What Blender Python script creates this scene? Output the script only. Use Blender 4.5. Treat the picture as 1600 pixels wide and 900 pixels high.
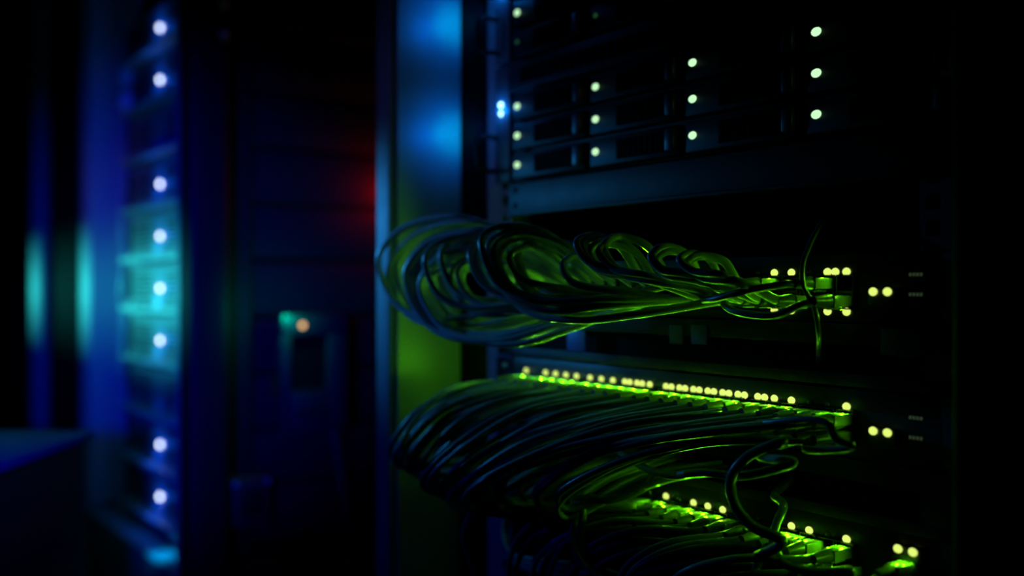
import bpy, bmesh, math, random
from mathutils import Vector, Matrix
random.seed(7)
SC = bpy.context.scene
COL = SC.collection
for o in list(bpy.data.objects):
    bpy.data.objects.remove(o)

# ------------------------------------------------------------------ camera
# x runs along the rack fronts (to the right), y runs into the racks, z is up
CZ = 0.62
CAM = Vector((0.7393, -0.5526, CZ))
ALPHA = math.radians(54.03)
FWD = Vector((-math.sin(ALPHA), math.cos(ALPHA), 0))
RGT = Vector((math.cos(ALPHA), math.sin(ALPHA), 0))
F = 1555.6
cam_d = bpy.data.cameras.new('camera')
cam_d.lens = 35.0
cam_d.sensor_width = 36.0
cam_d.clip_start = 0.02
cam_d.clip_end = 60
cam_d.dof.use_dof = True
cam_d.dof.focus_distance = 0.68
cam_d.dof.aperture_fstop = 2.4
cam_o = bpy.data.objects.new('camera', cam_d)
COL.objects.link(cam_o)
cam_o.location = CAM
cam_o.rotation_euler = (math.radians(90), 0, ALPHA)
SC.camera = cam_o

# ------------------------------------------------------------------ view, world, lamps
SC.view_settings.view_transform = 'Standard'
SC.view_settings.look = 'None'
SC.view_settings.exposure = 0.0
SC.view_settings.gamma = 1.0
SC.view_settings.use_curve_mapping = False
w = bpy.data.worlds.new('dark_room')
SC.world = w
w.use_nodes = True
w.node_tree.nodes['Background'].inputs[0].default_value = (0.02, 0.05, 1.0, 1)
w.node_tree.nodes['Background'].inputs[1].default_value = 0.0035


def lamp(name, kind, loc, color, power, size=0.01, aim=None, spot=60, blend=1.0, size_y=None, spread=None, parent=None):
    d = bpy.data.lights.new(name, kind)
    d.color = color
    d.energy = power
    if kind in ('POINT', 'SPOT'):
        d.shadow_soft_size = size
    if kind == 'SPOT':
        d.spot_size = math.radians(spot)
        d.spot_blend = blend
    if kind == 'AREA':
        d.shape = 'RECTANGLE'
        d.size = size
        d.size_y = size_y or size
        if spread:
            d.spread = math.radians(spread)
    o = bpy.data.objects.new(name, d)
    COL.objects.link(o)
    o.location = loc
    if aim is not None:
        v = Vector(aim) - Vector(loc)
        o.rotation_euler = v.to_track_quat('-Z', 'Y').to_euler()
    if parent is not None:
        o.parent = parent
        o.location = Vector(loc) - parent.location
    return o


BLUE = (0.01, 0.10, 1.0)
DEEP = (0.0, 0.0, 1.0)
CYAN = (0.03, 0.76, 0.66)
GREEN = (0.14, 1.0, 0.002)
# added fill lamps with no fixtures: blue from the left, cyan strip at the left rack, deep blue from the right
lamp('aisle_fill_blue', 'SPOT', (-0.58, -0.32, CZ + 0.12), (0.025, 0.36, 1.0), 8.0, 0.03, (-0.10, -0.06, CZ + 0.005), 34, 1.0)
lamp('aisle_fill_violet', 'SPOT', (-0.45, -0.75, CZ + 0.35), (0.14, 0.16, 1.0), 1.3, 0.05, (-0.08, 0.0, CZ + 0.12), 26, 1.0)
lamp('aisle_fill_low_blue', 'SPOT', (-0.55, -0.55, CZ - 0.05), DEEP, 1.1, 0.05, (-0.09, -0.05, CZ - 0.17), 40, 1.0)
lamp('aisle_fill_cyan', 'AREA', (-1.26, -0.33, CZ + 0.00), CYAN, 1.8, 1.1, (-1.26, 0, CZ - 0.005), size_y=0.02, spread=62)
lamp('aisle_fill_cyan_wide', 'POINT', (-0.98, -0.26, CZ + 0.0), (0.01, 0.5, 0.8), 0.25, 0.02)
lamp('aisle_fill_deep_blue', 'SPOT', (0.92, -0.95, CZ + 0.06), DEEP, 130.0, 0.05, (-1.10, 0.0, CZ - 0.05), 27, 1.0)
lamp('aisle_fill_warm', 'SPOT', (-0.7, -1.3, CZ + 0.5), (1.0, 0.6, 0.85), 1.6, 0.05, (-1.20, 0, CZ + 0.16), 14, 0.8)

# ------------------------------------------------------------------ pixel helpers for measuring


def ray(px, py):
    return FWD + RGT * ((px - 800) / F) + Vector((0, 0, 1)) * ((450 - py) / F)


def at_y(px, py, y):
    r = ray(px, py)
    return CAM + r * ((y - CAM.y) / r.y)


def at_x(px, py, x):
    r = ray(px, py)
    return CAM + r * ((x - CAM.x) / r.x)


# ------------------------------------------------------------------ materials
MATS = {}


def nodes_of(name):
    m = bpy.data.materials.new(name)
    m.use_nodes = True
    MATS[name] = m
    return m, m.node_tree, m.node_tree.nodes['Principled BSDF']


def mat(name, color, rough=0.5, metal=0.0, noise=0.0, scale=40, bump=0.0, spec=0.5, trans=0.0):
    m, t, p = nodes_of(name)
    p.inputs['Base Color'].default_value = (*color, 1)
    p.inputs['Roughness'].default_value = rough
    p.inputs['Metallic'].default_value = metal
    p.inputs['Specular IOR Level'].default_value = spec
    p.inputs['Transmission Weight'].default_value = trans
    if noise or bump:
        tc = t.nodes.new('ShaderNodeTexCoord')
        n = t.nodes.new('ShaderNodeTexNoise')
        n.inputs['Scale'].default_value = scale
        n.inputs['Detail'].default_value = 4
        t.links.new(tc.outputs['Object'], n.inputs['Vector'])
        if noise:
            mr = t.nodes.new('ShaderNodeMapRange')
            mr.inputs['To Min'].default_value = max(0.02, rough - noise)
            mr.inputs['To Max'].default_value = min(1, rough + noise)
            t.links.new(n.outputs['Fac'], mr.inputs['Value'])
            t.links.new(mr.outputs['Result'], p.inputs['Roughness'])
        if bump:
            b = t.nodes.new('ShaderNodeBump')
            b.inputs['Strength'].default_value = bump
            b.inputs['Distance'].default_value = 0.001
            t.links.new(n.outputs['Fac'], b.inputs['Height'])
            t.links.new(b.outputs['Normal'], p.inputs['Normal'])
    return m


def glow(name, color, strength):
    m, t, p = nodes_of(name)
    p.inputs['Base Color'].default_value = (0.02, 0.02, 0.02, 1)
    p.inputs['Emission Color'].default_value = (*color, 1)
    p.inputs['Emission Strength'].default_value = strength
    return m


STEEL = mat('grey_painted_steel', (0.21, 0.22, 0.24), 0.55, 0.0, 0.08, 60)
ZINC = mat('zinc_rail_steel', (0.48, 0.45, 0.50), 0.45, 0.2, 0.1, 80)
WALLP = mat('dark_painted_side_panel', (0.30, 0.31, 0.32), 0.42, 0.0, 0.06, 30)
BLACKM = mat('black_powder_coat', (0.010, 0.010, 0.012), 0.6, 0.0, 0.1, 90, 0.15, spec=0.25)
BLACKP = mat('black_plastic', (0.010, 0.010, 0.012), 0.45, 0.0, 0.05, 120, spec=0.3)
VOID = mat('matt_black_inside', (0.006, 0.006, 0.006), 0.9, spec=0.1)
SLATE = mat('slate_painted_panel', (0.006, 0.018, 0.014), 0.55, 0.0, 0.05, 50, spec=0.2)
CABLE = mat('dark_cable_sheath', (0.34, 0.35, 0.37), 0.26, 0.0, 0.06, 200)
CABLEB = mat('black_cable_sheath', (0.10, 0.102, 0.11), 0.30, 0.0, 0.06, 200)
CLEAR = mat('clear_plug_plastic', (0.45, 0.5, 0.45), 0.22, 0.0, trans=0.55)
LABEL = mat('pale_label', (0.45, 0.45, 0.48), 0.6)
TRAY = mat('drive_tray_plastic', (0.007, 0.007, 0.010), 0.5, 0.0, 0.05, 100, spec=0.2)
LATCH = mat('latch_plastic', (0.03, 0.03, 0.04), 0.4)
EARM = mat('ear_steel', (0.16, 0.16, 0.18), 0.45)
SIDEM = mat('chassis_side', (0.022, 0.018, 0.018), 0.7, spec=0.2)
BLUEL = mat('blue_lit_label', (0.03, 0.03, 0.30), 0.5)  # blue light on the plates is put into their colour
CBOX = mat('control_box_plastic', (0.03, 0.032, 0.035), 0.5)
GOLD = mat('port_contacts', (0.5, 0.4, 0.15), 0.35, 0.9)
UNIT = mat('grey_unit_bezel', (0.22, 0.23, 0.25), 0.45, 0.0, 0.08, 60)
LIP = mat('lit_unit_lip', (0.42, 0.45, 0.46), 0.45)  # paler than the bezel: light on the lips put into the colour
BLUEP = mat('blue_lit_cabinet_top', (0.003, 0.004, 0.22), 0.6, spec=0.1)  # blue light on the cabinet top is put into its colour
CLIPM = mat('pale_clip_plastic', (0.85, 0.70, 0.85), 0.5)
SCREWM = mat('bright_screw_steel', (0.75, 0.60, 0.60), 0.4, 0.15)
PORTG = mat('port_housing', (0.03, 0.033, 0.03), 0.45)
E_DRIVE = glow('green_drive_light', (0.48, 0.86, 0.46), 1.3)
E_DIM = glow('dim_green_light', (0.02, 0.10, 0.03), 0.5)
E_PORT = glow('green_port_light', (0.68, 0.85, 0.16), 1.15)
E_BLUE = glow('blue_unit_light', (0.68, 0.78, 0.92), 6.0)
E_EAR = glow('blue_ear_light', (0.30, 0.75, 1.0), 4.5)
E_OFF = mat('unlit_light_lens', (0.12, 0.13, 0.14), 0.25)
E_ORANGE = glow('orange_light', (1.0, 0.55, 0.20), 2.0)
E_DASH = glow('dim_vent_dashes', (0.5, 0.8, 0.4), 0.05)  # weak emission added so the vent dashes show
E_TEAL = glow('teal_light', (0.0, 0.5, 0.35), 0.6)
E_RED = glow('red_light', (1.0, 0.02, 0.01), 1.0)

# ------------------------------------------------------------------ mesh helpers


class MB:
    def __init__(self):
        self.bm = bmesh.new()

    def box(self, x0, x1, y0, y1, z0, z1, bev=0.0, seg=2, only=None):
        r = bmesh.ops.create_cube(self.bm, size=1)
        vs = r['verts']
        for v in vs:
            v.co = Vector(((x0 + x1) / 2 + v.co.x * (x1 - x0), (y0 + y1) / 2 + v.co.y * (y1 - y0), (z0 + z1) / 2 + v.co.z * (z1 - z0)))
        if bev:
            es = list({e for v in vs for e in v.link_edges})
            if only == 'z':
                es = [e for e in es if abs(e.verts[0].co.z - e.verts[1].co.z) > 1e-6]
            bmesh.ops.bevel(self.bm, geom=es, offset=bev, segments=seg, affect='EDGES', profile=0.5)
        return self

    def cyl(self, c, axis, r, length, n=16, r2=None, bev=0):
        """cylinder from c along axis"""
        a = Vector(axis).normalized()
        q = a.to_track_quat('Z', 'Y').to_matrix().to_4x4()
        M = Matrix.Translation(Vector(c) + a * length / 2) @ q
        res = bmesh.ops.create_cone(self.bm, cap_ends=True, segments=n, radius1=r, radius2=r if r2 is None else r2, depth=length, matrix=M)
        if bev:
            es = [e for e in {e for v in res['verts'] for e in v.link_edges} if len(e.link_faces) == 2 and e.calc_face_angle(0) > 1.0]
            bmesh.ops.bevel(self.bm, geom=es, offset=bev, segments=2, affect='EDGES')
        return self

    def dome(self, c, axis, r, flat=0.6, n=12, wide=1.0):
        """half-dome lens; wide stretches it along x"""
        a = Vector(axis).normalized()
        q = a.to_track_quat('Z', 'Y').to_matrix().to_4x4()
        S = Matrix.Diagonal((wide, 1, flat, 1)) if abs(a.z) < 0.5 else Matrix.Diagonal((1, 1, flat, 1))
        bmesh.ops.create_uvsphere(self.bm, u_segments=n, v_segments=8, radius=r, matrix=Matrix.Translation(Vector(c)) @ q @ S)
        return self

    def tube(self, pts, r, n=10, cap=True):
        bm = self.bm
        rings = []
        up = Vector((0.03, 0.02, 1))
        prev = None
        for i, p in enumerate(pts):
            t = (pts[min(i + 1, len(pts) - 1)] - pts[max(i - 1, 0)]).normalized()
            if prev is None:
                a = t.cross(up)
                if a.length < 1e-3:
                    a = t.cross(Vector((1, 0, 0)))
                a.normalize()
            else:
                a = (prev - t * prev.dot(t)).normalized()
            prev = a
            b = t.cross(a)
            rr = r[i] if isinstance(r, list) else r
            rings.append([bm.verts.new(p + (a * math.cos(2 * math.pi * k / n) + b * math.sin(2 * math.pi * k / n)) * rr) for k in range(n)])
        for i in range(len(rings) - 1):
            for k in range(n):
                bm.faces.new((rings[i][k], rings[i][(k + 1) % n], rings[i + 1][(k + 1) % n], rings[i + 1][k]))
        if cap:
            bm.faces.new(list(reversed(rings[0])))
            bm.faces.new(rings[-1])
        return self

    def mesh(self, name, m, origin=(0, 0, 0), smooth=None):
        bm = self.bm
        bmesh.ops.recalc_face_normals(bm, faces=bm.faces)
        bmesh.ops.translate(bm, verts=bm.verts, vec=-Vector(origin))
        me = bpy.data.meshes.new(name)
        bm.to_mesh(me)
        bm.free()
        me.materials.append(m)
        if smooth:
            me.shade_smooth()
            me.set_sharp_from_angle(angle=math.radians(smooth))
        return me

    def build(self, name, m, parent=None, origin=(0, 0, 0), smooth=40):
        """link as one object; geometry is given in world space"""
        base = Vector(origin)
        if parent is not None:
            base = Vector(ORIG.get(parent.name, (0, 0, 0)))
        o = bpy.data.objects.new(name, self.mesh(name, m, base, smooth))
        COL.objects.link(o)
        ORIG[o.name] = tuple(base)
        if parent is not None:
            o.parent = parent
        else:
            o.location = base
        return o


ORIG = {}


def tag(o, label, cat, group=None, kind=None):
    if label:
        o['label'] = label
    if cat:
        o['category'] = cat
    if group:
        o['group'] = group
    if kind:
        o['kind'] = kind
    return o


def thing(name, label, cat, loc, group=None):
    o = bpy.data.objects.new(name, None)
    COL.objects.link(o)
    o.location = loc
    o.empty_display_size = 0.05
    ORIG[o.name] = tuple(loc)
    return tag(o, label, cat, group)


def inst(name, mesh, parent, world_loc, rot=None):
    """another object sharing mesh data, as a child of parent"""
    o = bpy.data.objects.new(name, mesh)
    COL.objects.link(o)
    base = Vector(ORIG.get(parent.name, (0, 0, 0))) if parent is not None else Vector((0, 0, 0))
    if parent is not None:
        o.parent = parent
    o.location = Vector(world_loc) - base
    if rot is not None:
        o.rotation_euler = rot
    ORIG[o.name] = tuple(world_loc)
    return o


def smooth_path(pts, n=14):
    """centripetal Catmull-Rom through the points"""
    P = [Vector(p) for p in pts]
    P = [P[0] * 2 - P[1]] + P + [P[-1] * 2 - P[-2]]
    out = []
    for i in range(1, len(P) - 2):
        p0, p1, p2, p3 = P[i - 1], P[i], P[i + 1], P[i + 2]
        t0 = 0
        t1 = t0 + max(1e-4, (p1 - p0).length) ** 0.5
        t2 = t1 + max(1e-4, (p2 - p1).length) ** 0.5
        t3 = t2 + max(1e-4, (p3 - p2).length) ** 0.5
        for k in range(n):
            t = t1 + (t2 - t1) * k / n
            A1 = p0 * ((t1 - t) / (t1 - t0)) + p1 * ((t - t0) / (t1 - t0))
            A2 = p1 * ((t2 - t) / (t2 - t1)) + p2 * ((t - t1) / (t2 - t1))
            A3 = p2 * ((t3 - t) / (t3 - t2)) + p3 * ((t - t2) / (t3 - t2))
            B1 = A1 * ((t2 - t) / (t2 - t0)) + A2 * ((t - t0) / (t2 - t0))
            B2 = A2 * ((t3 - t) / (t3 - t1)) + A3 * ((t - t1) / (t3 - t1))
            out.append(B1 * ((t2 - t) / (t2 - t1)) + B2 * ((t - t1) / (t2 - t1)))
    out.append(P[-2])
    return out


# ------------------------------------------------------------------ the room
def floor_mat():
    m, t, p = nodes_of('raised_floor_tiles')
    tc = t.nodes.new('ShaderNodeTexCoord')
    br = t.nodes.new('ShaderNodeTexBrick')
    br.offset = 0
    br.inputs['Scale'].default_value = 1
    br.inputs['Brick Width'].default_value = 0.6
    br.inputs['Row Height'].default_value = 0.6
    br.inputs['Mortar Size'].default_value = 0.004
    br.inputs['Color1'].default_value = (0.05, 0.05, 0.055, 1)
    br.inputs['Color2'].default_value = (0.055, 0.055, 0.06, 1)
    br.inputs['Mortar'].default_value = (0.01, 0.01, 0.01, 1)
    t.links.new(tc.outputs['Object'], br.inputs['Vector'])
    t.links.new(br.outputs['Color'], p.inputs['Base Color'])
    p.inputs['Roughness'].default_value = 0.5
    return m


ROOM = mat('dark_room_paint', (0.03, 0.03, 0.035), 0.8, 0, 0.05, 8)
X0, X1, Y0, Y1, ZT = -4.6, 2.6, -2.6, 2.8, 2.8
tag(MB().box(X0, X1, Y0, Y1, -0.1, 0).build('floor', floor_mat()), None, None, kind='structure')
tag(MB().box(X0, X1, Y0, Y1, ZT, ZT + 0.1).build('ceiling', ROOM), None, None, kind='structure')
tag(MB().box(X0 - 0.1, X0, Y0, Y1, 0, ZT).build('wall_left', ROOM), None, None, kind='structure')
tag(MB().box(X1, X1 + 0.1, Y0, Y1, 0, ZT).build('wall_right', ROOM), None, None, kind='structure')
tag(MB().box(X0, X1, Y1, Y1 + 0.1, 0, ZT).build('wall_back', ROOM), None, None, kind='structure')
tag(MB().box(X0, X1, Y0 - 0.1, Y0, 0, ZT).build('wall_front', ROOM), None, None, kind='structure')

# ------------------------------------------------------------------ racks
RZ0, RZ1 = 0.0, 2.05


def rail_mb(x0, x1, xh, y, z0, z1, depth=0.05, side=1):
    """mounting rail: face strip with real square holes every 15.9 mm, and a return flange"""
    mb = MB()
    hw, pitch, hh = 0.0048, 0.015875, 0.0048
    mb.box(x0, xh - hw, y, y + 0.002, z0, z1)
    mb.box(xh + hw, x1, y, y + 0.002, z0, z1)
    z = z0
    n = int((z1 - z0) / pitch)
    for i in range(n + 1):
        zc = z0 + i * pitch
        mb.box(xh - hw, xh + hw, y, y + 0.002, max(z0, zc - (pitch / 2 - hh)), min(z1, zc + (pitch / 2 - hh)))
    xo = x0 if side > 0 else x1
    mb.box(xo - 0.001, xo + 0.001, y, y + depth, z0, z1)
    return mb


def post(x0, x1, y0, y1, z0, z1, bev=0.006):
    return MB().box(x0, x1, y0, y1, z0, z1, bev, 4, 'z')


# right-hand rack ------------------------------------------------
rk = thing('server_rack', 'tall open-front rack at right holding drive servers and cabled switches', 'server rack', (0.17, 0.25, 0))
post(-0.168, -0.135, -0.068, -0.03, RZ0, RZ1).build('front_post', STEEL, rk)
post(0.4565, 0.512, -0.068, -0.03, RZ0, RZ1, 0.004).build('front_post', VOID, rk)
MB().box(-0.134, -0.130, -0.062, 0.012, 0.14, 1.98).build('side_panel', WALLP, rk)
MB().box(-0.168, -0.150, -0.03, 0.86, 0.06, RZ1).build('side_panel', BLACKM, rk)
MB().box(0.494, 0.512, -0.03, 0.86, 0.06, RZ1).build('side_panel', BLACKM, rk)
MB().box(-0.150, -0.072, 0.014, 0.05, 0.08, 1.99).build('cable_channel', VOID, rk)
rail_mb(-0.068, -0.030, -0.0385, 0.004, 0.14, 1.98).build('mounting_rail', ZINC, rk)
rail_mb(0.395, 0.433, 0.4035, 0.004, 0.14, 1.98, side=-1).build('mounting_rail', BLACKM, rk)
MB().box(-0.168, 0.512, -0.03, 0.86, RZ1, RZ1 + 0.03, 0.003).build('top_panel', BLACKM, rk)
MB().box(-0.150, 0.494, -0.03, 0.86, 0.06, 0.13, 0.003).build('base_plinth', BLACKM, rk)
MB().box(-0.150, 0.494, 0.84, 0.86, 0.13, RZ1).build('rear_door', BLACKM, rk)
for fx in (-0.13, 0.47):
    for fy in (0.03, 0.80):
        MB().cyl((fx, fy, 0), (0, 0, 1), 0.022, 0.062).build('levelling_foot', BLACKM, rk)

# left-hand rack --------------------------------------------------
lk = thing('server_rack', 'blurred rack at left with a column of blue-lit units and an open side', 'server rack', (-0.98, 0.25, 0))
post(-1.312, -1.256, -0.102, -0.06, RZ0, RZ1, 0.02).build('front_post', STEEL, lk)
post(-0.707, -0.655, -0.100, -0.04, RZ0, RZ1, 0.012).build('front_post', BLACKM, lk)
post(-0.722, -0.708, -0.098, -0.075, RZ0, RZ1, 0.005).build('front_post', STEEL, lk)
MB().box(-1.256, -1.250, -0.092, -0.012, 0.21, 1.98).build('side_panel', WALLP, lk)
MB().box(-1.312, -1.295, -0.06, 0.78, 0.06, RZ1).build('side_panel', BLACKM, lk)
rail_mb(-1.222, -1.172, -1.187, -0.028, 0.21, 1.98).build('mounting_rail', ZINC, lk)
rail_mb(-0.785, -0.736, -0.771, -0.028, 0.21, 1.98, side=-1).build('mounting_rail', BLACKM, lk)
post(-0.700, -0.655, 0.72, 0.78, RZ0, RZ1, 0.006).build('rear_post', BLACKM, lk)
MB().box(-1.312, -0.655, -0.10, 0.78, RZ1, RZ1 + 0.03, 0.003).build('top_panel', BLACKM, lk)
MB().box(-1.256, -0.722, -0.100, -0.005, 0.10, 0.205, 0.008, 3).build('base_sill', STEEL, lk)
MB().box(-1.295, -0.700, 0.0, 0.78, 0.06, 0.20, 0.003).build('base_plinth', BLACKM, lk)
MB().box(-1.295, -0.700, 0.76, 0.78, 0.2, RZ1).build('rear_door', BLACKM, lk)
# small bolts on the side face of the corner post
for py, pxx in ((68, 366), (22, 369)):
    p = at_x(pxx, py, -0.700)
    MB().dome((-0.655, -0.05, p.z), (1, 0, 0), 0.006, 0.5).build('bolt', SCREWM, lk)

# the next rack beyond it ----------------------------------------
fk = thing('server_rack', 'dark rack at the far left edge with a closed front door', 'server rack', (-1.6, 0.25, 0))
post(-1.805, -1.745, -0.102, -0.06, RZ0, RZ1, 0.024).build('front_post', STEEL, fk)
post(-1.372, -1.326, -0.090, -0.06, RZ0, RZ1, 0.004).build('front_post', VOID, fk)
MB().box(-1.745, -1.372, -0.060, -0.045, 0.12, 2.0, 0.003).build('front_door', VOID, fk)
h = MB().box(-1.40, -1.385, -0.085, -0.060, 0.95, 1.15, 0.003)
h.build('door_handle', BLACKM, fk)
MB().box(-1.800, -1.326, -0.045, 0.78, 0.06, RZ1, 0.003).build('cabinet_body', BLACKM, fk)
MB().box(-1.805, -1.326, -0.10, 0.78, RZ1, RZ1 + 0.03, 0.003).build('top_panel', BLACKM, fk)

# ------------------------------------------------------------------ units in the left rack
PU = 0.0889
unit_screw = MB().dome((0, 0, 0), (0, -1, 0), 0.0075, 0.45).mesh('screw', SCREWM, smooth=60)
led_dome = MB().dome((0, 0, 0), (0, -1, 0), 0.0048, 0.6).mesh('status_light', E_BLUE, smooth=60)
led_off = MB().dome((0, 0, 0), (0, -1, 0), 0.0042, 0.6).mesh('status_light', E_OFF, smooth=60)
words = ['topmost in view', 'second from the top', 'third from the top', 'fourth from the top', 'fifth from the top', 'sixth from the top',
         'seventh from the top', 'eighth from the top', 'ninth from the top', 'tenth and lowest of its stack']
for k in range(10):
    zc = CZ + 0.444 - (k - 0) * PU + 0.0 if k >= 0 else 0
    lit = k not in (2, 7)
    lab = ('grey rack unit with a round blue light, ' if lit else 'grey rack unit with unlit light, ') + words[k] + ' in the left rack'
    u = thing('rack_unit', lab if k != 9 else 'grey rack unit with a round blue light, lowest of the stack in the left rack', 'rack unit', (-0.98, 0.2, zc - PU / 2), 'stacked units in the left rack')
    z0, z1 = zc - PU / 2 + 0.003, zc + PU / 2 - 0.003
    if k == 9:
        z0 = max(z0, 0.212)
    MB().box(-1.166, -0.79, -0.040, -0.012, z0 + 0.012, z1, 0.003).build('front_bezel', UNIT, u)
    MB().box(-1.168, -0.788, -0.062, -0.012, z0, z0 + 0.009, 0.003).build('bottom_lip', LIP, u)
    MB().box(-1.195, -0.760, 0.002, 0.62, z0, z1, 0.002).build('chassis', SIDEM, u)
    MB().box(-1.221, -1.166, -0.033, -0.030, z0, z1).box(-0.79, -0.737, -0.033, -0.030, z0, z1).build('mounting_ear', BLACKM, u)
    inst('screw', unit_screw, u, (-1.187, -0.033, zc - 0.030))
    # the slotted intake either side of the light
    g = MB()
    for j in range(6):
        zz = z0 + 0.024 + j * 0.008
        g.box(-1.15, -1.04, -0.0415, -0.039, zz, zz + 0.003)
    g.build('intake_grille', VOID, u)
    g = MB()
    for j in range(6):
        zz = z0 + 0.024 + j * 0.008
        g.box(-0.95, -0.81, -0.0415, -0.039, zz, zz + 0.003)
    g.build('intake_grille', VOID, u)
    MB().box(-1.018, -0.982, -0.0425, -0.040, zc - 0.036, zc - 0.012, 0.0008).build('label_plate', LABEL, u)
    yl = at_y(250, 450, -0.041)
    if lit:
        inst('status_light', led_dome, u, (yl.x, -0.041, zc))
        lamp('status_lamp', 'POINT', (yl.x, -0.062, zc), (0.0, 0.10, 1.0), 0.05, 0.003)
    else:
        inst('status_light', led_off, u, (yl.x, -0.041, zc))

# purple-grey clips on the left rail, and thin cables down its edge
for zz, lab in ((at_y(203, 112, -0.045).z, 'upper of two pale plastic clips on the left rack rail'), (at_y(203, 155, -0.045).z, 'lower of two pale plastic clips on the left rack rail')):
    c = MB().box(-1.215, -1.174, -0.050, -0.034, zz - 0.020, zz + 0.020, 0.006, 3)
    c.box(-1.208, -1.180, -0.055, -0.049, zz - 0.005, zz + 0.005, 0.002)
    o = c.build('cable_clip', CLIPM, origin=(-1.195, -0.034, zz))
    tag(o, lab, 'clip', 'clips on the left rack rail')
for j in range(2):
    pts = []
    for i in range(20):
        pts.append(Vector((-1.236 + 0.004 * math.sin(i * 1.9 + j), -0.028 + 0.004 * math.cos(i * 2.3 + j * 2) - j * 0.010, 1.35 - i * 0.052)))
    o = MB().tube(smooth_path(pts, 6), 0.0028).build('hanging_cable', CABLE, origin=pts[-1])
    tag(o, ['rear thin cable running down beside the left rack rail', 'front thin cable running down beside the left rack rail'][j], 'cable', 'thin cables beside the left rail')

# added spot with no fixture, for the blue glow on the sill
lamp('sill_fill', 'SPOT', (-0.83, -0.094, 0.262), (0.0, 0.36, 1.0), 0.50, 0.005, (-0.83, -0.086, 0.205), 85, 1.0)

# ------------------------------------------------------------------ control box on the open side
c0, c1 = at_x(441, 492, -0.640), at_x(541, 690, -0.640)
ya, yb, zt, zb = c0.y, c1.y, c0.z, CZ - 0.215
cb = thing('control_box', 'small dark control box with a recessed black screen and orange light', 'control box', (-0.655, (ya + yb) / 2, zb))
m = MB()
ft, fl = 0.030, 0.014
m.box(-0.655, -0.638, ya, yb, zt - ft, zt, 0.002)
m.box(-0.655, -0.638, ya, ya + fl, zb, zt - ft, 0.002)
m.box(-0.655, -0.638, yb - 0.030, yb, zb, zt - ft, 0.002)
m.box(-0.655, -0.638, ya + fl, yb - 0.030, zb, zb + 0.062, 0.002)
m.build('housing', CBOX, cb)
MB().box(-0.655, -0.651, ya + fl, yb - 0.03, zb + 0.06, zt - ft).build('screen', VOID, cb)
MB().dome((-0.638, ya + 0.031, zt - 0.016), (1, 0, 0), 0.0042, 0.6).build('indicator_light', E_ORANGE, cb)['label'] = 'small orange light'
for j in range(3):
    MB().cyl((-0.638, ya + 0.03 + j * 0.018, zb + 0.03), (1, 0, 0), 0.006, 0.003).build('button', BLACKP, cb)
MB().tube(smooth_path([(-0.646, yb - 0.02, zb), (-0.645, yb - 0.01, zb - 0.06), (-0.650, yb + 0.01, zb - 0.2), (-0.648, yb + 0.0, 0.06)]), 0.004).build('power_lead', CABLEB, cb)
MB().box(-0.705, -0.655, ya + 0.01, yb - 0.01, zb + 0.05, zb + 0.08).build('mounting_bracket', BLACKM, cb)
lamp('box_corner_fill', 'POINT', (-0.622, ya + 0.001, zt + 0.003), (0.0, 0.9, 0.6), 0.14, 0.004)  # teal light added for the lit corner, the box has no such light

# unseen power strip, added to hold the light behind the red glow
pd = thing('unseen_power_strip', 'unseen vertical power strip added to hold a red light behind the right rack post', 'power strip', (-0.69, 0.38, 0.25))
MB().box(-0.705, -0.672, 0.36, 0.41, 0.25, 1.75, 0.003).build('body', BLACKP, pd)
for j in range(9):
    MB().box(-0.690, -0.680, 0.357, 0.361, 0.32 + j * 0.16, 0.36 + j * 0.16).build('socket', VOID, pd)
MB().dome((-0.690, 0.36, CZ + 0.155), (0, -1, 0), 0.004).build('indicator_light', E_RED, pd)
lamp('red_lamp', 'POINT', (-0.725, 0.275, CZ + 0.160), (1.0, 0.01, 0.0), 0.22, 0.004)

# bundled device low on the side
dv = thing('junction_box', 'small dark junction box low on the open side of the left rack', 'junction box', (-0.70, 0.02, CZ - 0.36))
q0, q1 = at_x(362, 752, -0.70), at_x(424, 820, -0.70)
MB().box(-0.745, -0.700, q0.y, q1.y, CZ - 0.36, CZ - 0.285, 0.006, 3).build('case', CBOX, dv)
MB().box(-0.7, -0.697, q0.y + 0.012, q1.y - 0.012, CZ - 0.345, CZ - 0.30, 0.001).build('cover', BLACKP, dv)
for yy in (q0.y + 0.006, q1.y - 0.006):
    MB().dome((-0.70, yy, CZ - 0.292), (1, 0, 0), 0.004).build('screw', SCREWM, dv)

# ------------------------------------------------------------------ low cabinet in the aisle, bottom left
pc = thing('power_cabinet', 'low dark blue-lit cabinet in the aisle at the bottom left corner', 'cabinet', CAM + RGT * -0.765 + FWD * 1.17 - Vector((0, 0, CZ)))
pc.rotation_euler = (0, 0, ALPHA)
ztop = CZ - 0.1855


def lbuild(mb, name, m_):
    o = bpy.data.objects.new(name, mb.mesh(name, m_, (0, 0, 0), 40))
    COL.objects.link(o)
    o.parent = pc
    return o


lbuild(MB().box(-0.21, 0.21, -0.115, 0.125, 0.03, ztop - 0.012, 0.004), 'body', BLACKM)
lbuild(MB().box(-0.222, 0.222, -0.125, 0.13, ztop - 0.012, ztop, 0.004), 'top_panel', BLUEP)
lbuild(MB().box(-0.195, 0.195, -0.123, -0.115, 0.05, ztop - 0.03, 0.003), 'front_door', BLACKP)
lbuild(MB().tube(smooth_path([(-0.06, -0.122, ztop - 0.07), (-0.055, -0.14, ztop - 0.07), (0.055, -0.14, ztop - 0.07), (0.06, -0.122, ztop - 0.07)]), 0.004), 'handle', ZINC)
for sx in (-0.17, 0.17):
    for sy in (-0.08, 0.09):
        lbuild(MB().cyl((sx, sy, 0), (0, 0, 1), 0.02, 0.035), 'foot', BLACKP)

# ------------------------------------------------------------------ drive servers, right rack
tray_mesh = None


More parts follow.
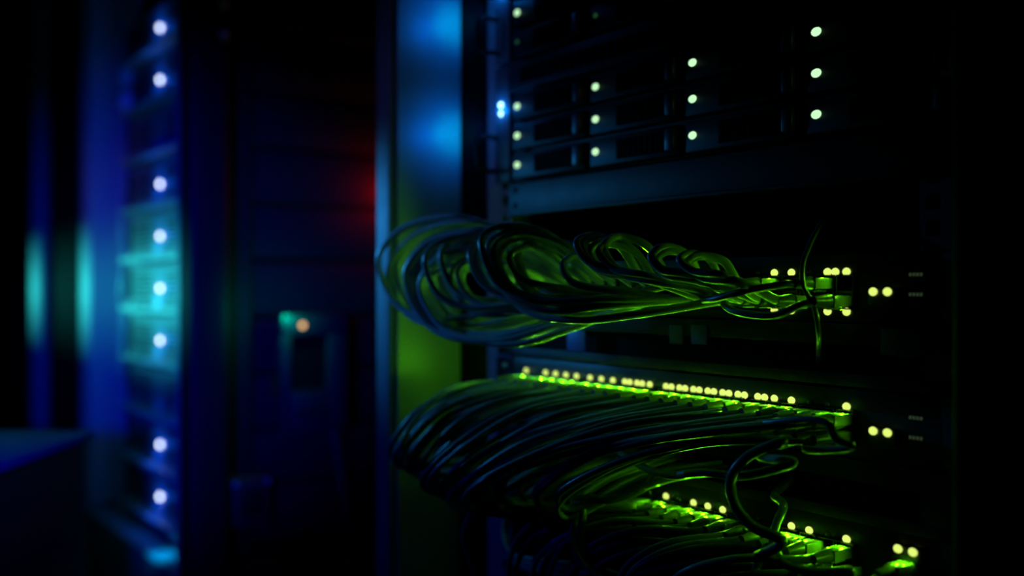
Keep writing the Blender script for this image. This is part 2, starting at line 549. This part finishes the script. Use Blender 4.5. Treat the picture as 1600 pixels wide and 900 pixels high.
def make_tray_meshes():
    t = MB()
    t.box(0, 0.104, -0.010, 0.006, -0.0115, 0.0115, 0.0015)
    g = MB()
    for j in range(9):
        g.box(0.034 + j * 0.0062, 0.038 + j * 0.0062, -0.0108, -0.0095, -0.008, 0.008)
    l = MB().box(0.092, 0.1015, -0.0145, -0.009, -0.0085, 0.0085, 0.0018)
    a = t.mesh('drive_tray', TRAY, smooth=40)
    b = g.mesh('vent_grille', VOID)
    c = l.mesh('release_latch', LATCH, smooth=40)
    return a, b, c


TRAYM, VENTM, LATCHM = make_tray_meshes()
led_ell = MB().dome((0, 0, 0), (0, -1, 0), 0.0030, 0.5, wide=1.35).mesh('drive_light', E_DRIVE, smooth=60)
led_dim = MB().dome((0, 0, 0), (0, -1, 0), 0.0020, 0.5, wide=1.3).mesh('drive_light', E_DIM, smooth=60)
led_out = MB().dome((0, 0, 0), (0, -1, 0), 0.0020, 0.5, wide=1.3).mesh('drive_light', E_OFF, smooth=60)
SP = 0.1133


def drive_server(zb, lab, status):
    """zb: height of the bottom row of lights"""
    sv = thing('drive_server', lab, 'server', (0.195, 0.02, zb - 0.014), 'drive servers in the right rack')
    z0, z1 = zb - 0.0135, zb + SP - 0.0145
    MB().box(-0.022, 0.414, 0.0, 0.60, z0, z1, 0.001).build('chassis', BLACKM, sv)
    MB().box(-0.020, 0.412, -0.006, 0.0, zb + 0.070, z1 - 0.001, 0.001).build('bezel_strip', BLACKP, sv)
    g = MB()
    for j in range(40):
        g.box(0.0 + j * 0.0101, 0.0065 + j * 0.0101, -0.0066, -0.0055, zb + 0.076, zb + 0.090)
    g.build('vent_grille', VOID, sv)
    for s, xe in ((-1, -0.034), (1, 0.424)):
        MB().box(xe - 0.012, xe + 0.012, -0.003, 0.003, z0 + 0.001, z1 - 0.001, 0.0008).build('mounting_ear', EARM, sv)
        hx = -0.0435 if s < 0 else 0.4335
        zh0, zh1 = zb - 0.001, zb + 0.0305
        MB().tube(smooth_path([(hx, 0.0, zh0), (hx, -0.018, zh0), (hx, -0.0235, zh0 + 0.005), (hx, -0.0235, zh1 - 0.005), (hx, -0.018, zh1), (hx, 0.0, zh1)], 8), 0.0024, 8).build('handle', BLACKM, sv)
    for c in range(4):
        for r in range(3):
            st = status.get((c, r), 2)
            x = 0.11 * c
            z = zb + 0.027 * r
            tr = inst('drive_tray', TRAYM, sv, (x - 0.008, 0, z - 0.001))
            inst('vent_grille', VENTM, tr, (x - 0.008, 0, z - 0.001))
            inst('release_latch', LATCHM, tr, (x - 0.008, 0, z - 0.001))
            inst('drive_light', (led_out, led_dim, led_ell)[st], tr, (x, -0.0102, z))
            if st == 2:
                lamp('drive_lamp', 'POINT', (x, -0.0135, z), (0.1, 1.0, 0.1), 0.000035, 0.001)
    # pair of blue lights on the ear
    zl = zb + 0.0575
    for dz, r in ((0.0035, 0.0030), (-0.0045, 0.0026)):
        MB().dome((-0.0355, -0.0032, zl + dz), (0, -1, 0), r, 0.7).build('ear_light', E_EAR, sv)['label'] = 'bright blue light'
    lamp('ear_lamp', 'POINT', (-0.0355, -0.010, zl), (0.0, 0.20, 1.0), 0.026, 0.002)
    lamp('panel_glow_blue', 'SPOT', (-0.092, 0.001, zl - 0.010), (0.0, 0.50, 0.9), 0.06, 0.003, (-0.13, 0.004, zl - 0.012), 88, 1.0)  # two spots added beside the ear for the blue glow on the side panel
    lamp('panel_glow_blue', 'SPOT', (-0.074, -0.002, zl - 0.008), (0.0, 0.16, 1.0), 0.16, 0.003, (-0.13, -0.004, zl - 0.012), 112, 1.0)
    return sv


full = {}
drive_server(CZ + 0.1133, 'lower black drive server with twelve small green lights in four columns', full)
part_lit = {(c, r): 0 for c in range(4) for r in range(3)}
part_lit[(0, 1)] = 2
part_lit[(0, 0)] = 1
part_lit[(1, 0)] = 1
part_lit[(0, 2)] = 2
drive_server(CZ + 0.1133 + SP, 'upper black drive server with mostly unlit trays at the top edge', part_lit)

# ------------------------------------------------------------------ blanking panel
bp = thing('blanking_panel', 'plain slate-coloured filler panel below the drive servers', 'panel', (0.19, 0, CZ + 0.07))
MB().box(-0.022, 0.437, -0.004, 0.0, CZ + 0.0705, CZ + 0.0975, 0.001).build('panel', SLATE, bp)
MB().box(-0.022, 0.437, -0.0075, -0.0, CZ + 0.0675, CZ + 0.0705, 0.001).build('lower_lip', SLATE, bp)
for x in (-0.012, 0.427):
    for z in (0.077, 0.091):
        MB().dome((x, -0.004, CZ + z), (0, -1, 0), 0.003).build('screw', BLACKM, bp)

# ------------------------------------------------------------------ switches
COLS = []
xx = 0.0013
for i in range(24):
    COLS.append(xx)
    xx += 0.01435 + (0.0035 if i % 6 == 5 else 0)
COLS = [0.0013 + (v - 0.0013) * 0.345 / (COLS[-1] - 0.0013) for v in COLS]

PORT = MB()
PORT.box(-0.0066, -0.0056, -0.003, 0.010, -0.0052, 0.0052)
PORT.box(0.0056, 0.0066, -0.003, 0.010, -0.0052, 0.0052)
PORT.box(-0.0066, 0.0066, -0.003, 0.010, 0.0048, 0.0056)
PORT.box(-0.0066, 0.0066, -0.003, 0.010, -0.0056, -0.0048)
PORTM = PORT.mesh('port', PORTG)
pl_on = MB().dome((0, 0, 0), (0, -1, 0), 0.0027, 0.5, wide=1.15).mesh('port_light', E_PORT, smooth=60)
pl_off = MB().dome((0, 0, 0), (0, -1, 0), 0.0016, 0.5, wide=1.2).mesh('port_light', E_OFF, smooth=60)


def switch(zl, lab, lit_top, lit_low, up_lights, extra, power, ux=0.3738, uz=0.0, right=1.0):
    """zl: height of the upper row of port lights"""
    sw = thing('network_switch', lab, 'network switch', (0.19, 0.02, zl - 0.033), 'network switches in the right rack')
    z0, z1 = zl - 0.0325, zl + 0.0115
    MB().box(-0.020, 0.412, 0.012, 0.40, z0, z1, 0.001).build('chassis', BLACKM, sw)
    # front fascia with openings: bars above, between and below the two rows of ports
    f = MB()
    f.box(-0.020, 0.412, 0.0, 0.012, zl - 0.0018, z1, 0.0006)
    f.box(-0.020, 0.412, 0.0, 0.012, z0, zl - 0.0242, 0.0006)
    f.box(-0.020, COLS[0] - 0.0068, 0.0, 0.012, zl - 0.0242, zl - 0.0018)
    f.box(COLS[-1] + 0.0068, 0.412, 0.0, 0.012, zl - 0.0242, zl - 0.0018)
    f.build('fascia', BLACKP, sw)
    for xe in (-0.034, 0.424):
        MB().box(xe - 0.014, xe + 0.012, 0.0, 0.003, z0 + 0.001, z1 - 0.001, 0.0006).build('mounting_ear', BLACKM, sw)
        for zz in (z0 + 0.009, z1 - 0.009):
            MB().dome((xe, 0.0, zz), (0, -1, 0), 0.0032, 0.5).build('screw', SCREWM, sw)
    # uplink cage at the right end
    MB().box(ux - 0.010, ux + 0.010, -0.004, 0.004, zl + uz - 0.0215, zl + uz - 0.0105, 0.001).build('uplink_cage', PORTG, sw)
    for dx in (-0.0055, 0.0045):
        inst('uplink_light', pl_on, sw, (ux + dx, -0.0046, zl + uz - 0.0128))
        lamp('uplink_lamp', 'SPOT', (ux + dx, -0.008, zl + uz - 0.0125), GREEN, PW * 0.8, 0.001, (ux + dx - 0.3, -1.0, zl), 170, 0.3)
    d = MB()
    for r_ in (0, 1):
        for j in range(4):
            d.box(0.3905 + j * 0.0024, 0.3917 + j * 0.0024, -0.0006, 0.0004, zl - 0.0032 - r_ * 0.0121, zl - 0.0014 - r_ * 0.0121)
    d.build('vent_dashes', E_DASH, sw)
    for i, x in enumerate(COLS):
        inst('port', PORTM, sw, (x, 0, zl - 0.0075))
        inst('port', PORTM, sw, (x, 0, zl - 0.0188))
        on = i in lit_top
        inst('port_light', pl_on if on else pl_off, sw, (x, -0.0008, zl))
        if on:
            lamp('port_lamp', 'SPOT', (x, -0.0050, zl), GREEN, power * 1.6 * (1.0 if i < 11 else right), 0.001, (x, -1.0, zl - 0.2), 178, 0.25)
        if on and i == 0:
            lamp('panel_glow_green', 'SPOT', (-0.060, -0.010, zl + 0.002), GREEN, power * 1.9, 0.001, (-0.13, -0.010, zl + 0.002), 125, 1.0)  # spot added left of the switch for the green glow on the side panel
        if i in lit_low:
            inst('port_light', pl_on, sw, (x, -0.0008, zl - 0.0258))
            lamp('port_lamp', 'SPOT', (x, -0.005, zl - 0.0258), GREEN, power * 0.8 * right, 0.001, (x, -1.0, zl), 176, 0.25)
    for x in extra:
        inst('port_light', pl_on, sw, (x, -0.0008, zl))
    return sw


SW1, SW2, SW3 = CZ + 0.0105, CZ - 0.0765, CZ - 0.1620
PW = 0.0055
switch(SW1, 'top network switch of the three, behind the looped cable bundle', {1, 3, 5, 6, 7, 9, 14, 19, 20, 22, 23}, {19, 20, 22, 23}, None, [COLS[22] + 0.006], PW * 4.0, right=0.28)
switch(SW2, 'middle network switch with an almost full row of green port lights', {0} | set(range(2, 20)) | {20, 23}, {23}, None, [COLS[i] + 0.006 for i in (9, 10, 12, 13, 14, 15, 16, 17, 18)], PW * 2.8)
switch(SW3, 'bottom network switch with four green lights under the big black cable loop', {12, 14, 15, 16, 20, 21, 23}, set(), None, [], PW * 2.2, 0.391, 0.0155)

# cable manager panels between the switches, with label plates coloured as blue-lit
for (zt_, lab, spots) in ((SW1 - 0.0335, 'black cable manager panel between the top and middle switches', ((900, 532, 0.024, 0.018), (1056, 523, 0.014, 0.014), (1092, 523, 0.016, 0.014), (1410, 536, 0.030, 0.016))),
                          (SW2 - 0.0335, 'black cable manager panel between the middle and bottom switches', ())):
    cm = thing('cable_manager', lab, 'panel', (0.19, 0.01, zt_ - 0.041))
    zb_ = zt_ - 0.0405
    MB().box(-0.046, 0.437, 0.0, 0.003, zb_ + 0.027, zt_, 0.0006).box(-0.046, 0.437, 0.0, 0.003, zb_, zb_ + 0.008, 0.0006).box(-0.046, -0.015, 0.0, 0.003, zb_ + 0.008, zb_ + 0.027).box(0.40, 0.437, 0.0, 0.003, zb_ + 0.008, zb_ + 0.027).build('panel', BLACKM, cm)
    MB().box(-0.015, 0.40, 0.012, 0.016, zb_ + 0.006, zb_ + 0.029).build('brush_strip', VOID, cm)
    for (px, py, ww, hh) in spots:
        p = at_y(px, py, -0.001)
        MB().box(p.x - ww / 2, p.x + ww / 2, -0.0012, 0.0, max(zb_, p.z - hh / 2), min(zt_, p.z + hh / 2), 0.0004).build('label_plate', BLUEL, cm)['label'] = 'label plate coloured as blue-lit'

# ------------------------------------------------------------------ cables
CONN = MB()
CONN.box(-0.0052, 0.0052, -0.016, 0.006, -0.0036, 0.0036, 0.0006)
CONN.box(-0.0022, 0.0022, -0.015, -0.001, -0.0056, -0.0044, 0.0004)
CONN.box(-0.0022, 0.0022, -0.003, -0.001, -0.0050, -0.0034)
CONNM = CONN.mesh('connector', CLEAR, smooth=40)
BOOT = MB()
BOOT.cyl((0, -0.015, 0), (0, -1, 0), 0.0046, 0.016, 12, 0.0031)
BOOTM = BOOT.mesh('strain_relief', CABLEB, smooth=40)


def cable(name, pts, r, m, label, group=None, plug0=None, plug1=None, cat='cable'):
    P = smooth_path(pts, 12)
    o = MB().tube(P, r, 10).build(name, m, origin=P[0], smooth=80)
    tag(o, label, cat, group)
    for pl in (plug0, plug1):
        if pl is None:
            continue
        c = inst('connector', CONNM, o, pl)
        inst('strain_relief', BOOTM, c, pl)
    return o


def port_pos(sw, i, low=False):
    return Vector((COLS[i], -0.004, sw - (0.0188 if low else 0.0075)))


def jit(a):
    return random.uniform(-a, a)


# --- upper bundle: loops that leave the upper ports, turn at the left and come back to the lower ports
# (port column out, top px/py, left px/py, bottom px/py, depth of the turn, port column back)
U = [
    (4, (720, 339), (592, 402), (672, 498), -0.100, 9),
    (5, (742, 346), (606, 428), (700, 512), -0.094, 10),
    (3, (735, 352), (622, 415), (692, 505), -0.088, 8),
    (6, (745, 362), (634, 428), (735, 532), -0.100, 12),
    (6, (748, 372), (642, 436), (745, 528), -0.096, 11),
    (7, (752, 380), (650, 440), (752, 522), -0.092, 13),
    (7, (756, 388), (657, 444), (765, 534), -0.098, 12),
    (8, (760, 392), (664, 446), (772, 528), -0.090, 14),
    (8, (745, 368), (665, 402), (722, 478), -0.106, 11),
    (2, (742, 374), (676, 430), (760, 512), -0.082, 10),
    (3, (748, 398), (697, 424), (752, 480), -0.086, 9),
    (4, (752, 402), (706, 432), (770, 492), -0.090, 10),
    (5, (760, 404), (716, 428), (782, 480), -0.094, 11),
    (6, (766, 398), (722, 436), (800, 486), -0.088, 12),
    (9, (775, 372), (735, 396), (800, 462), -0.104, 13),
    (10, (805, 352), (753, 374), (835, 470), -0.108, 15),
    (10, (800, 366), (746, 400), (830, 476), -0.100, 14),
    (11, (820, 366), (772, 392), (850, 468), -0.104, 16),
    (11, (826, 372), (780, 402), (862, 474), -0.098, 15),
    (8, (830, 386), (797, 402), (852, 446), -0.098, 12),
    (9, (840, 380), (805, 418), (872, 468), -0.088, 13),
    (12, (905, 400), (880, 416), (925, 449), -0.086, 15),
    (13, (930, 368), (901, 380), (960, 420), -0.088, 17),
    (13, (938, 372), (909, 384), (975, 428), -0.084, 17),
    (14, (950, 376), (922, 396), (990, 434), -0.080, 18),
    (14, (958, 382), (936, 392), (1010, 430), -0.082, 18),
    (15, (970, 370), (944, 388), (1025, 440), -0.076, 19),
    (17, (1045, 386), (1018, 402), (1070, 428), -0.078, 19),
    (17, (1052, 392), (1024, 408), (1080, 436), -0.074, 20),
    (18, (1085, 396), (1062, 406), (1130, 430), -0.074, 20),
    (19, (1100, 400), (1072, 414), (1150, 440), -0.068, 21),
    (2, (768, 360), (690, 396), (745, 468), -0.094, 7),
    (12, (850, 378), (812, 398), (890, 478), -0.084, 16),
    (10, (820, 360), (764, 384), (850, 484), -0.102, 16),
    (7, (770, 410), (655, 452), (800, 538), -0.094, 13),
    (5, (735, 420), (640, 452), (790, 530), -0.092, 11),
    (15, (900, 470), (790, 452), (905, 500), -0.090, 18),
]
for n, (i, T, L, B, d, j) in enumerate(U):
    p0, p1 = port_pos(SW1, i), port_pos(SW1, j, True)
    k = 0.29
    top = at_y(T[0], T[1], d * 0.78)
    tl = at_y(L[0] + k * (T[0] - L[0]), L[1] - 0.71 * (L[1] - T[1]), d * 0.93)
    lef = at_y(L[0], L[1], d)
    bl = at_y(L[0] + k * (B[0] - L[0]), L[1] + 0.71 * (B[1] - L[1]), d * 0.98)
    bot = at_y(B[0], B[1], d * 0.9)
    e0 = p0 + Vector((0, -0.029, 0))
    e1 = p1 + Vector((0, -0.029, 0))
    mid = e0.lerp(top, 0.52)
    mid.z = e0.z + (top.z - e0.z) * 0.80
    mid.y = d * 0.62
    low = bot.lerp(e1, 0.5)
    low.z = bot.z + (e1.z - bot.z) * 0.36
    low.y = d * 0.72
    pts = [p0 + Vector((0, -0.02, 0)), e0 + Vector((-0.003, 0, 0)), mid, top, tl, lef, bl, bot, low, e1, p1 + Vector((0, -0.02, 0))]
    cable('network_cable', pts, random.choice([0.0027, 0.0029, 0.0031]), CABLE,
          'dark network cable looping leftwards in the upper bundle at the top switch', 'cables of the upper looped bundle', p0, p1)

# --- middle bundle: sweep from the middle switch down to the left, turn and run back under themselves
M1 = []
for i in range(24):
    f = i / 23
    lx = 618 + 150 * f ** 1.2 + jit(14)
    ly = 700 + 72 * min(1, f * 1.4) + jit(10)
    M1.append((i, False, lx, ly, -0.125 + 0.02 * f + jit(0.01)))
for i in range(4, 24):
    f = (i - 4) / 19
    lx = 640 + 260 * f + jit(20)
    ly = 722 + 66 * f ** 0.7 + jit(10)
    M1.append((i, True, lx, ly, -0.105 + 0.02 * f + jit(0.01)))
for n, (i, lw, lx, ly, d) in enumerate(M1):
    p0 = port_pos(SW2, i, lw)
    e0 = p0 + Vector((-0.004, -0.032, -0.001))
    lef = at_y(lx, ly, d)
    q = e0.lerp(lef, 0.30) + Vector((0, -0.016, 0.010 + jit(0.003)))
    q2 = e0.lerp(lef, 0.66) + Vector((0, -0.012, 0.013 + jit(0.003)))
    t1 = at_y(lx + 14, ly + 20, d * 0.85)
    t2 = at_y(lx + 90, min(ly + 26, 792 - (lx - 800) * 0.22), d * 0.60)
    e1 = Vector((t2.x + 0.075 + jit(0.01), 0.006, SW2 - 0.055 + jit(0.003)))
    e1.x = min(max(e1.x, -0.005), 0.385)
    pts = [p0 + Vector((0, -0.02, 0)), e0, q, q2, lef, t1, t2, (t2 + e1) / 2 + Vector((0, -0.004, 0.006)), e1]
    cable('network_cable', pts, random.choice([0.0022, 0.0025, 0.0027]), CABLEB if n % 2 else CABLE,
          'dark network cable sweeping down to the left in the dense middle bundle', 'cables of the dense middle bundle', p0)

# --- lower bundle: from the bottom switch down and out of the picture
for n, (i, lw) in enumerate([(k, l) for k in range(11, 24) for l in (False, True) if not (l and k % 2)]):
    if i in (21, 22) and not lw:
        continue
    p0 = port_pos(SW3, i, lw)
    e0 = p0 + Vector((-0.005, -0.033, -0.001))
    dx = -0.055 - 0.035 * random.random()
    q = e0 + Vector((dx * 0.5, -0.022, -0.006 + jit(0.003)))
    q2 = e0 + Vector((dx * 1.1, -0.03, -0.032 + jit(0.004)))
    q3 = e0 + Vector((dx * 1.5, -0.02, -0.09))
    q4 = e0 + Vector((dx * 1.6, 0.0, -0.19 + jit(0.02)))
    q5 = Vector((q4.x - 0.01, -0.01, 0.135))
    cable('network_cable', [p0 + Vector((0, -0.02, 0)), e0, q, q2, q3, q4, q5], random.choice([0.0024, 0.0027]), CABLEB if n % 2 else CABLE,
          'dark network cable dropping out of the picture from the bottom switch', 'cables of the bottom bundle', p0)


def img_cable(name, pix, r, m, label, group=None, ends=None, tail=None, plug0=None, plug1=None, head=None):
    pts = [at_y(px, py, d) for (px, py, d) in pix]
    if head is not None:
        pts = list(head) + pts
    if tail is not None:
        pts = pts + list(tail)
    return cable(name, pts, r, m, label, group, plug0, plug1)


# big loop in front of the bottom switch
pa, pb = port_pos(SW2, 22, True), Vector((0.3250, -0.004, SW3 - 0.0075))
img_cable('network_cable', [(1222, 690, -0.055), (1165, 716, -0.065), (1142, 750, -0.068), (1148, 788, -0.068), (1176, 822, -0.064), (1222, 845, -0.055)], 0.0034, CABLEB,
          'thick black cable making a big arc between the middle and bottom switches', head=[pa + Vector((0, -0.02, 0)), pa + Vector((-0.004, -0.04, -0.004))],
          tail=[pb + Vector((-0.012, -0.045, -0.004)), pb + Vector((0, -0.022, 0))], plug0=pa, plug1=pb)
pa = port_pos(SW2, 21, True)
img_cable('network_cable', [(1240, 722, -0.055), (1196, 737, -0.06), (1150, 744, -0.062), (1100, 738, -0.06), (1040, 742, -0.05)], 0.0029, CABLE,
          'cable crossing the top of the big arc towards the left', head=[pa + Vector((0, -0.02, 0)), pa + Vector((-0.002, -0.045, -0.012))],
          tail=[Vector((0.10, 0.006, SW2 - 0.056))], plug0=pa)
# hook below the plugs of the bottom switch
pb = Vector((0.3520, -0.004, SW3 - 0.0188))
img_cable('network_cable', [(1224, 792, -0.030), (1212, 822, -0.038), (1208, 850, -0.044), (1226, 880, -0.046), (1272, 894, -0.044), (1330, 893, -0.036)], 0.0028, CABLEB,
          'black cable curling under the lit plugs of the bottom switch', head=[Vector((0.296, 0.008, SW2 - 0.056)), Vector((0.296, -0.010, SW2 - 0.064))],
          tail=[pb + Vector((0, -0.035, -0.006)), pb + Vector((0, -0.02, 0))], plug1=pb)
# thin arc in front of the top switch
img_cable('thin_cable', [(1266, 380, -0.022), (1254, 415, -0.030), (1256, 448, -0.032), (1272, 480, -0.030), (1279, 520, -0.026)], 0.0016, CABLEB,
          'thin black cable arching past the right-hand lights of the top switch', head=[at_y(1300, 338, 0.030), at_y(1281, 352, -0.008)],
          tail=[at_y(1279, 545, -0.012), Vector((0.318, 0.008, SW1 - 0.060))])
# loops at the left of the bottom switch
pa = port_pos(SW3, 10)
img_cable('network_cable', [(1004, 764, -0.045), (955, 781, -0.062), (914, 782, -0.070), (911, 806, -0.072), (908, 846, -0.070), (926, 882, -0.064), (975, 912, -0.055)], 0.0029, CABLEB,
          'cable with a green-lit edge hooking down left of the bottom switch', head=[Vector((0.215, 0.006, SW2 - 0.056)), Vector((0.2, -0.02, SW2 - 0.060))],
          tail=[at_y(1060, 960, -0.03), Vector((0.2, -0.01, 0.135))])
img_cable('network_cable', [(990, 790, -0.04), (920, 790, -0.06), (896, 822, -0.072), (903, 868, -0.072), (932, 898, -0.068), (990, 930, -0.06)], 0.0027, CABLE,
          'blue-tinted cable hanging just outside the hooked cable at bottom left', head=[pa + Vector((0, -0.02, 0)), pa + Vector((-0.012, -0.035, 0.004))],
          tail=[at_y(1080, 980, -0.03), Vector((0.22, -0.005, 0.135))], plug0=pa)
# stray strands at the lower left
img_cable('network_cable', [(905, 700, -0.06), (850, 718, -0.075), (776, 756, -0.085), (738, 800, -0.088), (724, 840, -0.085), (740, 900, -0.07)], 0.0024, CABLE,
          'single stray cable falling away below the middle bundle', head=[Vector((0.15, 0.006, SW2 - 0.057)), Vector((0.14, -0.025, SW2 - 0.055))],
          tail=[Vector((-0.09, -0.04, 0.30)), Vector((-0.09, -0.01, 0.135))])
for k in range(3):
    img_cable('network_cable', [(787 + 3 * k, 838 + 8 * k, -0.020), (802 + 2 * k, 866 + 7 * k, -0.028), (850, 876 + 9 * k, -0.034), (930, 889 + 10 * k, -0.034), (1000, 920 + 10 * k, -0.025)], 0.0026, CABLE,
              'blue-lit cable bending away from the rail at the bottom of the rack', 'cables bending away from the left rail', head=[Vector((-0.022, 0.020, CZ - 0.20 - 0.006 * k)), Vector((-0.021, -0.004, CZ - 0.205 - 0.006 * k))],
              tail=[Vector((0.2, 0.0, 0.28 - 0.02 * k)), Vector((0.22, 0.01, 0.135))])
# short patch leads with clear plugs at the right-hand ends
p, q = port_pos(SW1, 23, True), port_pos(SW1, 18, True)
cable('patch_lead', [p + Vector((0, -0.02, 0)), p + Vector((-0.004, -0.036, -0.002)), p + Vector((-0.020, -0.043, -0.009)), q + Vector((0.020, -0.044, -0.007)), q + Vector((0.004, -0.036, -0.002)), q + Vector((0, -0.02, 0))], 0.0025, CABLEB,
      'short black lead with a glowing clear plug at the right of the top switch', None, p, q)
p, q = port_pos(SW1, 22), port_pos(SW1, 17, True)
cable('patch_lead', [p + Vector((0, -0.02, 0)), p + Vector((-0.004, -0.038, -0.001)), p + Vector((-0.024, -0.050, -0.005)), q + Vector((0.026, -0.050, 0.001)), q + Vector((0.005, -0.038, 0)), q + Vector((0, -0.02, 0))], 0.0025, CABLEB,
      'black lead sloping down left from the upper right port of the top switch', None, p, q)
p, q = port_pos(SW2, 23, True), port_pos(SW2, 20)
img_cable('patch_lead', [(1330, 697, -0.042), (1306, 684, -0.046), (1292, 660, -0.048)], 0.0026, CABLEB,
          'curled black lead with a glowing clear plug at the right of the middle switch', head=[p + Vector((0, -0.02, 0)), p + Vector((-0.002, -0.036, -0.005))],
          tail=[q + Vector((0.003, -0.036, -0.004)), q + Vector((0, -0.02, 0))], plug0=p, plug1=q)
for k, (x, low, lab) in enumerate(((0.3112, False, 'lead with a bright clear plug, left of the lit pair on the bottom switch'), (0.3910, False, 'lead with a bright clear plug at the far right of the bottom switch'))):
    p = Vector((x, -0.004, SW3 - (0.0188 if low else 0.0075)))
    cable('patch_lead', [p + Vector((0, -0.02, 0)), p + Vector((0, -0.036, -0.004)), p + Vector((-0.008, -0.040, -0.03)), p + Vector((-0.02, -0.03, -0.12)), Vector((p.x - 0.03, -0.01, 0.135))], 0.0028, CABLE, lab, None, p)

# lamps that light the plugs of the bottom switch
for x in (0.3112, 0.3347, 0.3856, 0.3910, 0.3963):
    lamp('plug_lamp', 'SPOT', (x, -0.006, SW3 + 0.001), GREEN, PW * 1.5, 0.001, (x, -1.0, SW3 - 0.5), 176, 0.3)
